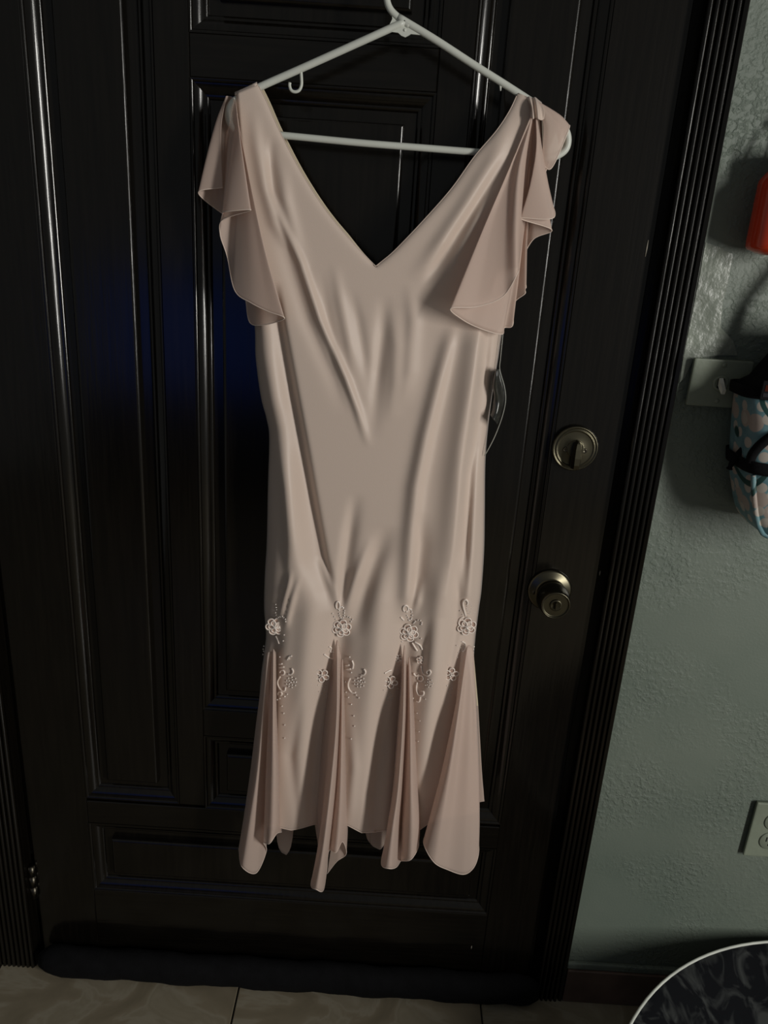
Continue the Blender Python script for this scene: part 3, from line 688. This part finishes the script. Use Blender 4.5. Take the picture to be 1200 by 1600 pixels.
def flower(x, y, double, scale=1.0, dd=0.002, mat=None):
    c = surf(x, y, dd)
    V, Fc = [], []
    if double:
        for k in range(5): a = k*2*PI/5; ball(V, Fc, Vector((0.0018*math.cos(a), -0.0045, 0.0018*math.sin(a))), 0.0011)
    for k in range(5): a = k*2*PI/5+0.4; ball(V, Fc, Vector((0.0030*math.cos(a), -0.0030, 0.0030*math.sin(a))), 0.0010)
    ball(V, Fc, (0, -0.005 if double else -0.003, 0), 0.0015)
    f = link('flower_applique', V, Fc, BEAD, dress, True); f.location = c; f.scale = (scale,)*3
    rot0 = random.uniform(0, 1.2)
    def put(me, cnt, ph, yy, tilt):
        for k in range(cnt):
            p = bpy.data.objects.new('petal', me); C.objects.link(p); p.parent = f; p.location = (0, yy, 0)
            p.rotation_euler = Matrix.Rotation(ph + k*2*PI/cnt + random.uniform(-.1, .1), 4, 'Y').to_euler() if not tilt else (Matrix.Rotation(ph+k*2*PI/cnt, 4, 'Y') @ Matrix.Rotation(-tilt, 4, 'X')).to_euler()
    if double: put(BIGP, 6, rot0, -0.0005, 0.15); put(INP, 5, rot0+0.5, -0.0022, 0.45)
    else: put(SMP, 5, rot0, -0.0005, 0.1)
    return f
for x, y in ((430, 978), (534, 981), (639, 988), (729, 978)): flower(x, y, True, 1.08, 0.004)
for x, y in ((503, 1055), (610, 1065), (705, 1053)): flower(x, y, False, 1.08)
flower(622, 1028, False, 0.62); flower(657, 1031, False, 0.62)
def beads(pts, r=0.0013, jit=0.7):
    V, Fc = [], []
    for (x, y) in pts: ball(V, Fc, surf(x + random.uniform(-jit, jit), y + random.uniform(-jit, jit), 0.0012), r)
    o = link('bead_spray', V, Fc, BEAD, dress, True); o['kind'] = 'stuff'; return o
def cord(pts, n=22, r=0.0013):
    c = catmull(np.array(pts, float), n); return tube('satin_scroll', PA(c[:, 0], c[:, 1], bodyD(c[:, 0], c[:, 1]) + 0.0012), r, CORD, dress, 6)
def arc(cx, cy, r, a0, a1, n=7): return [(cx + r*math.cos(math.radians(a0+(a1-a0)*i/(n-1))), cy + r*math.sin(math.radians(a0+(a1-a0)*i/(n-1)))) for i in range(n)]
def cluster(cx, cy, r, n): return [(cx, cy)] + [(cx + r*math.cos(2*PI*k/n), cy + r*math.sin(2*PI*k/n)) for k in range(n)] + [(cx + r*.5*math.cos(2*PI*k/5), cy + r*.5*math.sin(2*PI*k/5)) for k in range(5)]
def oval(cx, cy, rx, ry, n=13): return [(cx + rx*math.sin(2*PI*k/n), cy + ry*math.cos(2*PI*k/n)) for k in range(n)]
# first applique
beads([(431, 945), (432, 949), (432, 953), (431, 957), (431, 961)] + arc(438, 971, 8, -110, 0, 6) + [(444, 992), (443, 1002)])
cord([(431, 994), (434, 1000), (436, 1006)]); cord([(436, 1038), (441, 1037)], 6); cord([(436, 1043), (444, 1042)], 6)
cord(arc(441, 1051, 3.6, -180, 110)); cord(arc(453, 1049, 5, -60, 120)); cord([(438, 1057), (434, 1064), (435, 1072), (440, 1079), (445, 1079), (446, 1074)]); cord(arc(437.5, 1084, 3, -220, 80))
cord([(449, 1031), (452, 1026), (456, 1025)]); beads(cluster(455, 1066, 8, 9) + [(430, 1060), (430, 1076), (437, 1092), (433, 1093), (444, 1088), (449, 1085), (437, 1027), (452, 1030), (441, 1104), (443, 1115), (445, 1133), (444, 1154)])
# second applique
beads(oval(534, 957, 4, 9) + [(520, 958), (522, 963), (524, 968), (526, 972), (543, 964), (547, 965), (551, 968), (549, 972)]); cord(oval(528, 946, 3, 6), 26)
cord([(514, 1010), (518, 1013), (516, 1018), (521, 1019)]); cord([(506, 1022), (515, 1028), (524, 1031)]); beads([(498, 1071), (504, 1074), (509, 1072), (499, 1081), (507, 1079), (510, 1085), (503, 1084)], 0.0008)
cord([(540, 1040), (546, 1039)], 6); cord([(541, 1046), (548, 1045)], 6); cord([(547, 1060), (544, 1068), (545, 1076), (550, 1082), (556, 1082)]); cord(arc(566, 1050, 5, -60, 110)); cord([(550, 1032), (552, 1038), (551, 1045)])
beads(cluster(562, 1066, 8, 9) + [(546, 1027), (549, 1051), (541, 1066), (541, 1082), (544, 1089), (549, 1100), (552, 1118), (554, 1135), (549, 1155), (557, 1086), (560, 1090)])
# third applique
beads(oval(640, 960, 3.6, 9) + [(646, 974)] + arc(653, 975, 6, -160, 10, 6)); cord(oval(634, 951, 4, 5), 26); cord([(626, 964), (631, 969)], 6)
cord([(644, 1004), (648, 1011), (652, 1017)]); cord([(648, 1003), (656, 1008), (660, 1015)]); beads([(658, 998), (630, 998), (628, 1003)])
cord([(658, 1040), (661, 1052), (668, 1056), (673, 1051), (671, 1047), (667, 1049), (668, 1053)]); cord(arc(657, 1060, 4.5, -200, 130)); cord([(652, 1066), (650.5, 1076), (654, 1086), (661, 1086), (662, 1081), (658, 1080)]); cord([(657, 1089), (655, 1096), (651, 1096)]); cord([(601, 1052), (608, 1048), (612, 1047)])
cord([(646, 1052), (650, 1056), (655, 1054)]); cord([(643, 1097), (646, 1090)], 6)
beads(cluster(670, 1068, 6, 7) + [(600, 1078), (622, 1076), (604, 1090), (608, 1088), (612, 1086), (613, 1091), (606, 1095), (603, 1102), (609, 1081), (611, 1094), (664, 1092), (652, 1115), (656, 1127), (655, 1144), (653, 1158)], 0.0009)
# fourth applique
cord([(728, 963), (724, 948), (724, 940), (728, 937), (731, 941), (730, 945)], 30, 0.0014); beads(oval(733, 950, 3, 9) + [(719, 955), (722, 960), (740, 958), (743, 957)], 0.0009); cord(arc(726, 973, 9, 160, 260))
beads([(713, 1009), (722, 1003), (725, 1008), (724, 1013), (719, 1012), (716, 1020), (719, 1018), (722, 1018), (714, 1027), (700, 1040), (698, 1072), (702, 1078), (707, 1076), (699, 1083), (705, 1086)], 0.0009); cord([(722, 1002), (727, 1006), (726, 1014), (722, 1019)])
for x, y in ((741, 1011), (740, 1020), (740, 1028), (413, 1010), (412, 1018)): beads([(x, y), (x-1, y+4)])

# ------------------------------------------------------------------ hang tag on a clear cord
tagp = [(773, 576), (769, 600), (772, 620), (768, 640), (765, 647)]; tagq = [(781, 578), (787, 600), (789, 622), (783, 648), (778, 665)]
CLEARM = simple('smoky_clear_film', (0.03, 0.03, 0.026), 0.12, 0, 0.3, 60, coat=0.5)
A = catmull(np.array([(x, y, .060) for x, y in tagp]), 24); B = catmull(np.array([(x, y, .050) for x, y in tagq]), 24); q = []
for k in range(8):
    t = k/7; M = A*(1-t) + B*t; M[:, 2] += 0.010*math.sin(PI*t) + 0.004*np.sin(np.linspace(0, 6, 24)+t*3); q.append(PA(M[:, 0], M[:, 1], M[:, 2]))
tg = solid(sheet_obj('hang_tag', np.array(q), CLEARM, dress), 0.0005); tg['label'] = 'dark smoky plastic hang tag on a clear cord at the side seam'
tube('tag_cord', catmull([tuple(P(x, y, d)) for x, y, d in ((787, 508, .055), (785, 530, .055), (782, 560, .054), (781, 578, .053), (788, 604, .052), (790, 625, .052), (785, 650, .052), (774, 680, .052), (763, 702, .052), (757, 712, .050))], 60), 0.0006, simple('clear_nylon_cord', (0.35, 0.35, 0.31), 0.2), tg, 6)

# ------------------------------------------------------------------ light switch
sw = empty('light_switch'); tag(sw, 'green painted light switch with a flipped toggle beside the door casing', 'light switch')
a = P(1083, 559, 0.020); b = P(1074, 633, 0.020)
sx0 = (a.x+b.x)/2; sz1, sz0 = a.z, b.z
box('plate', (sx0, sx0+0.079, -0.0215, -0.0145, sz0, sz1), PLATE, sw, 0.0022, 2)
box('box_body', (sx0+0.004, sx0+0.075, -0.015, WALLY, sz0+0.004, sz1-0.004), PLATE, sw)
tcn = P(1126, 599, 0.022); 
lathe('toggle_collar', [(0.0105, 0), (0.0105, 0.0016), (0.0095, 0.0024), (0.0078, 0.0024), (0.0072, 0.0006), (0, 0.0006)], (tcn.x, -0.0213, tcn.z), (0, -1, 0), PLATE, sw, 28)
box('toggle_slot', (tcn.x-0.0042, tcn.x+0.0042, -0.0225, -0.021, tcn.z-0.009, tcn.z+0.009), HOLE, sw)
V, Fc = [], []
for (dz, dx, yy, hw, ht) in ((0.003, -0.001, -0.0222, 0.0026, 0.0045), (-0.003, 0.000, -0.027, 0.0025, 0.0040), (-0.0105, 0.003, -0.030, 0.0024, 0.0028)):
    for sx, sz in ((-1, -1), (1, -1), (1, 1), (-1, 1)): V.append((tcn.x+dx+sx*hw, yy - sz*0.001, tcn.z+dz+sz*ht))
for k in range(2):
    for q in range(4): Fc.append((k*4+q, k*4+(q+1) % 4, k*4+4+(q+1) % 4, k*4+4+q))
Fc.append((0, 3, 2, 1)); Fc.append((8, 9, 10, 11)); link('toggle', V, Fc, simple('ivory_toggle', (0.66, 0.67, 0.58), 0.4), sw)
for dz in (-0.024, 0.024): lathe('screw', [(0.003, 0), (0.003, 0.001), (0.002, 0.0016), (0, 0.0016)], (tcn.x, -0.0213, tcn.z+dz), (0, -1, 0), PLATE, sw, 12)

# ------------------------------------------------------------------ wall outlet
ot = empty('wall_outlet'); tag(ot, 'painted duplex power outlet low on the green wall', 'outlet')
a = P(1181, 1254, 0.017); b = P(1164, 1337, 0.017); ox0 = (a.x+b.x)/2; oz0, oz1 = b.z, a.z
box('plate', (ox0, ox0+0.072, -0.0175, -0.0125, oz0, oz1), PLATE, ot, 0.0022, 2); box('box_body', (ox0+0.003, ox0+0.069, -0.013, WALLY, oz0+0.003, oz1-0.003), PLATE, ot)
ocx = ox0+0.036; ocz = (oz0+oz1)/2
for s in (-1, 1):
    rc = lathe('receptacle', [(0.0172, 0), (0.0172, 0.0016), (0.0162, 0.0024), (0.0, 0.0024)], (ocx, -0.0172, ocz+s*0.0195), (0, -1, 0), PLATE, ot, 32)
    for dx in (-0.0064, 0.0064): box('slot', (ocx+dx-0.0011, ocx+dx+0.0011, -0.0198, -0.018, ocz+s*0.0195-0.001, ocz+s*0.0195+0.008), HOLE, rc)
    lathe('ground_hole', [(0.0026, 0), (0.0026, 0.0002), (0, 0.0002)], (ocx, -0.0196, ocz+s*0.0195-0.0075), (0, -1, 0), HOLE, rc, 14)
lathe('screw', [(0.003, 0), (0.003, 0.001), (0, 0.0016)], (ocx, -0.0172, ocz), (0, -1, 0), PLATE, ot, 12)

# ------------------------------------------------------------------ floral lunch bag hanging on the wall
bag = empty('lunch_bag'); tag(bag, 'blue floral lunch bag with black straps hanging by the light switch', 'bag')
BY = -0.066; bx0 = P(1147, 690, -BY).x; BW = 0.20; bx0 += 0.005; bcx = bx0 + 0.094
zt = P(1146, 606, -BY).z; zb = P(1205, 829, -BY).z; H = zt-zb
def ring_pts(hw, hd, z, n=56, pw=4.5, cy=BY):
    out = []
    for k in range(n):
        a = 2*PI*k/n; c, s = math.cos(a), math.sin(a)
        out.append((bcx + hw*math.copysign(abs(c)**(2/pw), c), cy + hd*math.copysign(abs(s)**(2/pw), s), z))
    return out
prof = [(0.0, 0.34, 0.60), (0.012, 0.44, 0.74), (0.04, 0.54, 0.84), (0.10, 0.64, 0.92), (0.2, 0.73, 0.97), (0.35, 0.83, 1.0), (0.5, 0.90, 1.0), (0.65, 0.95, 1.0), (0.8, 0.99, 0.96), (0.92, 1.03, 0.86), (1.0, 1.07, 0.72)]
pz = np.array(prof); us = np.linspace(0, 1, 40)
def bag_dims(u): return np.interp(u, pz[:, 0], pz[:, 1])*BW/2, np.interp(u, pz[:, 0], pz[:, 2])*0.052
V, Fc = [], []; n = 56
for u in us:
    hw, hd = bag_dims(u); hd += 0.0015*math.sin(u*17); V += ring_pts(hw, hd, zb+H*u)
for i in range(len(us)-1):
    for k in range(n): Fc.append((i*n+k, i*n+(k+1) % n, (i+1)*n+(k+1) % n, (i+1)*n+k))
Fc.append(tuple(range(n))[::-1]); Fc.append(tuple(range((len(us)-1)*n, len(us)*n)))
link('bag_body', V, Fc, FLORAL, bag, True)
def bag_band(name, us_, mat, grow=0.0025, arch=None):
    V, Fc = [], []
    for u in us_:
        base = []
        for k in range(n):
            a = 2*PI*k/n; c, s = math.cos(a), math.sin(a)
            uu = u + (arch(c) if arch and s < 0 else 0)
            hw, hd = bag_dims(min(max(uu, 0), 1)); hw += grow; hd += grow
            base.append((bcx + hw*math.copysign(abs(c)**(2/4.5), c), BY + hd*math.copysign(abs(s)**(2/4.5), s), zb+H*uu))
        V += base
    for i in range(len(us_)-1):
        for k in range(n): Fc.append((i*n+k, i*n+(k+1) % n, (i+1)*n+(k+1) % n, (i+1)*n+k))
    o = link(name, V, Fc, mat, bag, True); md = o.modifiers.new('webbing_thickness', 'SOLIDIFY'); md.thickness = 0.0016; md.offset = 1
    return o
bag_band('webbing_band', [0.47, 0.50, 0.53, 0.555], BLACK)
bag_band('zip_band', [0.965, 0.985, 1.0, 1.02, 1.035], BLACK, 0.004)
# arched zip of the front pocket on the bag face
pz_ = []
for t in np.linspace(0, 1, 40):
    c = -0.97*math.cos(PI*t); uu = 0.54 + 0.31*max(0.0, 1-abs(c/0.97)**2.4)**0.5
    hw, hd = bag_dims(uu); x = bcx + hw*c; pz_.append((x, BY - hd*(1-abs(c)**4.5)**(1/4.5) - 0.0015, zb+H*uu))
tube('pocket_zip', pz_, 0.0062, BLACK, bag, 8)
for (cy_, uu0) in ((-0.035, 0.02),):
    pp2 = []
    for u in np.linspace(0.02, 0.46, 24):
        hw, hd = bag_dims(u); pp2.append((bcx - hw*0.955, BY - hd*0.80, zb+H*u))
    for t in np.linspace(0, 1, 20)[1:]:
        hw, hd = bag_dims(0.02); pp2.insert(0, (bcx - hw*0.955*(1-2*t), BY - hd*0.86, zb+H*0.012))
    tube('floral_piping', pp2, 0.0034, FLORAL, bag, 8)
lz = P(1138, 730, -BY).z
tube('strap_end', catmull([(bx0+0.004, BY-0.01, zb+H*0.60), (bx0-0.004, BY-0.012, zb+H*0.54), (bx0-0.008, BY-0.012, lz+0.006), (bx0-0.009, BY-0.012, lz)], 16), [0.004]*10+[0.0034, 0.003, 0.003, 0.004, 0.0045, 0.003], BLACK, bag, 8)
# black insulated lid flopped over the top and the carrying straps
V, Fc = [], []
for i, (u, k1, k2) in enumerate(((1.0, 1.03, 0.80), (1.03, 1.04, 0.84), (1.08, 0.90, 0.74), (1.16, 0.84, 0.55), (1.26, 0.74, 0.40), (1.38, 0.70, 0.26), (1.44, 0.64, 0.16))):
    V += ring_pts(BW/2*k1, 0.052*k2, zb+H*u)
for i in range(6):
    for k in range(n): Fc.append((i*n+k, i*n+(k+1) % n, (i+1)*n+(k+1) % n, (i+1)*n+k))
Fc.append(tuple(range(6*n, 7*n)))
link('lid', V, Fc, BLACK, bag, True)
for s in (-1, 1):
    tube('carry_strap', catmull([(bcx+s*0.055, BY-0.012, zb+H*1.30), (bcx+s*0.054, BY, zb+H*1.55), (bcx+s*0.035, BY+0.02, zb+H*1.85), (bcx+s*0.006, BY+0.032, zb+H*2.02)], 24), 0.007, BLACK, bag, 8)
pq = P(1191, 622, 0.12)
hw, hd = bag_dims(0.96)
lab = box('brand_patch', (pq.x, pq.x+0.045, BY-hd-0.0065, BY-hd-0.0035, pq.z-0.003, pq.z+0.020), BLACK, bag, 0.0008)
for k in range(6):
    x = pq.x+0.004+k*0.0062; h_ = (0.0075, 0.0068, 0.0078, 0.007, 0.0076, 0.007)[k]
    box('patch_print', (x, x+0.0042, BY-hd-0.0070, BY-hd-0.0062, pq.z+0.0075, pq.z+0.0075+h_), simple('orange_print', (0.05, 0.009, 0.004), 0.9, spec=0.1), lab)
box('patch_print', (pq.x+0.003, pq.x+0.041, BY-hd-0.0070, BY-hd-0.0062, pq.z+0.0005, pq.z+0.0052), simple('grey_print', (0.022, 0.022, 0.026), 0.9, spec=0.1), lab)
wh = empty('coat_hook'); tag(wh, 'dark metal coat hook on the green wall holding the lunch bag', 'hook')
tube('hook_arm', catmull([(bcx, WALLY, zb+H*2.0), (bcx, -0.03, zb+H*1.985), (bcx, -0.055, zb+H*2.0), (bcx, -0.062, zb+H*2.06)], 20), 0.003, DARKM, wh, 8)
lathe('hook_plate', [(0.016, 0), (0.016, 0.003), (0.012, 0.005), (0, 0.005)], (bcx, WALLY, zb+H*2.0), (0, -1, 0), DARKM, wh, 24)

# ------------------------------------------------------------------ glossy red canister hanging on the wall
RY = -0.045; rl = P(1166, 388, -RY); rr_ = 0.031; rt = P(1192, 262, -RY)
red = empty('red_canister'); tag(red, 'glossy red plastic canister hanging on the wall right of the door', 'canister')
rcx = rl.x + rr_; hgt = rt.z - rl.z
lathe('canister_body', [(0, -0.006), (0.012, -0.0065), (0.020, -0.004), (0.029, -0.0005), (0.0305, 0.003), (rr_, 0.010), (rr_, hgt*0.80), (0.0300, hgt*0.86), (0.024, hgt*0.95), (0.019, hgt*1.0), (0.018, hgt*1.15), (0.0, hgt*1.15)], (rcx, RY, rl.z), (0, 0, 1), RED, red, 36)
lathe('canister_cap', [(0.0205, hgt*1.03), (0.0215, hgt*1.05), (0.0215, hgt*1.2), (0.0195, hgt*1.23), (0.0, hgt*1.23)], (rcx, RY, rl.z), (0, 0, 1), BLACKP, red, 30)
tube('hanging_loop', catmull([(rcx-0.012, RY, rl.z+hgt*1.2), (rcx-0.008, RY+0.012, rl.z+hgt*1.5), (rcx, RY+0.03, rl.z+hgt*1.62), (rcx+0.008, RY+0.012, rl.z+hgt*1.5), (rcx+0.012, RY, rl.z+hgt*1.2)], 24), 0.0016, BLACKP, red, 8)
lathe('wall_peg', [(0.004, 0), (0.004, 0.022), (0.006, 0.023), (0.006, 0.026), (0, 0.026)], (rcx, WALLY, rl.z+hgt*1.60), (0, -1, 0), DARKM, red, 14)

# ------------------------------------------------------------------ round pet bed on the floor
pb = empty('pet_bed'); tag(pb, 'round charcoal mottled pet bed with pale piping on the floor', 'pet bed')
pcx, pcy, RR, RH = 0.775, -0.475, 0.44, 0.195
n = 120; V, Fc = [], []
prof = [(0.33, 0.0), (0.37, 0.02), (0.405, 0.08), (0.43, 0.15), (RR, RH)]
inner = [(RR, RH), (0.425, RH-0.010), (0.39, RH-0.040), (0.34, RH-0.082), (0.29, RH-0.115), (0.25, RH-0.135), (0.22, 0.050)]
def bed_ring(r, z, wr):
    out = []
    for k in range(n):
        a = 2*PI*k/n; dz = wr*(math.sin(a*31+r*40)*0.6 + math.sin(a*17+r*25+1.0)*0.8 + math.sin(a*53)*0.25)
        out.append((pcx + (r)*math.cos(a), pcy + r*math.sin(a), max(0.0, z + dz)))
    return out
for (r, z) in prof: V += bed_ring(r, z, 0.0)
for i in range(len(prof)-1):
    for k in range(n): Fc.append((i*n+k, i*n+(k+1) % n, (i+1)*n+(k+1) % n, (i+1)*n+k))
Fc.append(tuple(range(n))[::-1]); link('outer_wall', V, Fc, TIEDYE, pb, True)
V, Fc = [], []
dense = catmull(np.array(inner), 24)
for i, (r, z) in enumerate(dense): V += bed_ring(r, z, 0.0045*math.sin(PI*i/23))
for i in range(23):
    for k in range(n): Fc.append((i*n+k, (i+1)*n+k, (i+1)*n+(k+1) % n, i*n+(k+1) % n))
link('padded_lining', V, Fc, TIEDYE, pb, True)
tube('piping', [(pcx + RR*math.cos(2*PI*k/n), pcy + RR*math.sin(2*PI*k/n), RH+0.001) for k in range(n)], 0.0023, PIPING, pb, 8, True)
lathe('seat_cushion', [(0, 0.01), (0.25, 0.01), (0.262, 0.03), (0.255, 0.055), (0.22, 0.068), (0.12, 0.073), (0, 0.074)], (pcx, pcy, 0), (0, 0, 1), BROWNC, pb, 64)

# ------------------------------------------------------------------ added TV behind the camera, unseen, its blue glow makes the varnish reflection
tv = empty('added_tv'); tag(tv, 'added unseen flat TV whose blue glow makes the reflection in the door varnish', 'added_tv')
tx, ty, tz = -0.98, -2.75, 0.80
box('casing', (tx-0.48, tx+0.48, ty-0.05, ty, tz-0.29, tz+0.29), BLACKP, tv, 0.006)
mt, nt, b = new_mat('added_blue_glow'); b.inputs['Base Color'].default_value = (0.01, 0.01, 0.02, 1); b.inputs['Emission Color'].default_value = (0.06, 0.16, 0.75, 1); b.inputs['Emission Strength'].default_value = 0.45
box('screen', (tx-0.46, tx+0.46, ty-0.004, ty+0.0015, tz-0.27, tz+0.27), mt, tv)  # emissive face added only to put blue into the door's gloss
box('stand_neck', (tx-0.05, tx+0.05, ty-0.04, ty-0.015, 0.475, tz-0.28), BLACKP, tv); box('stand_foot', (tx-0.2, tx+0.2, ty-0.12, ty+0.08, 0.462, 0.476), BLACKP, tv, 0.003)
cab = empty('media_cabinet'); tag(cab, 'low dark wooden cabinet, added unseen under the TV', 'cabinet')
box('cabinet_body', (tx-0.6, tx+0.6, ty-0.24, ty+0.12, 0.0, 0.44), WOOD, cab, 0.003); box('cabinet_top', (tx-0.62, tx+0.62, ty-0.24, ty+0.14, 0.44, 0.461), WOODH, cab, 0.003)
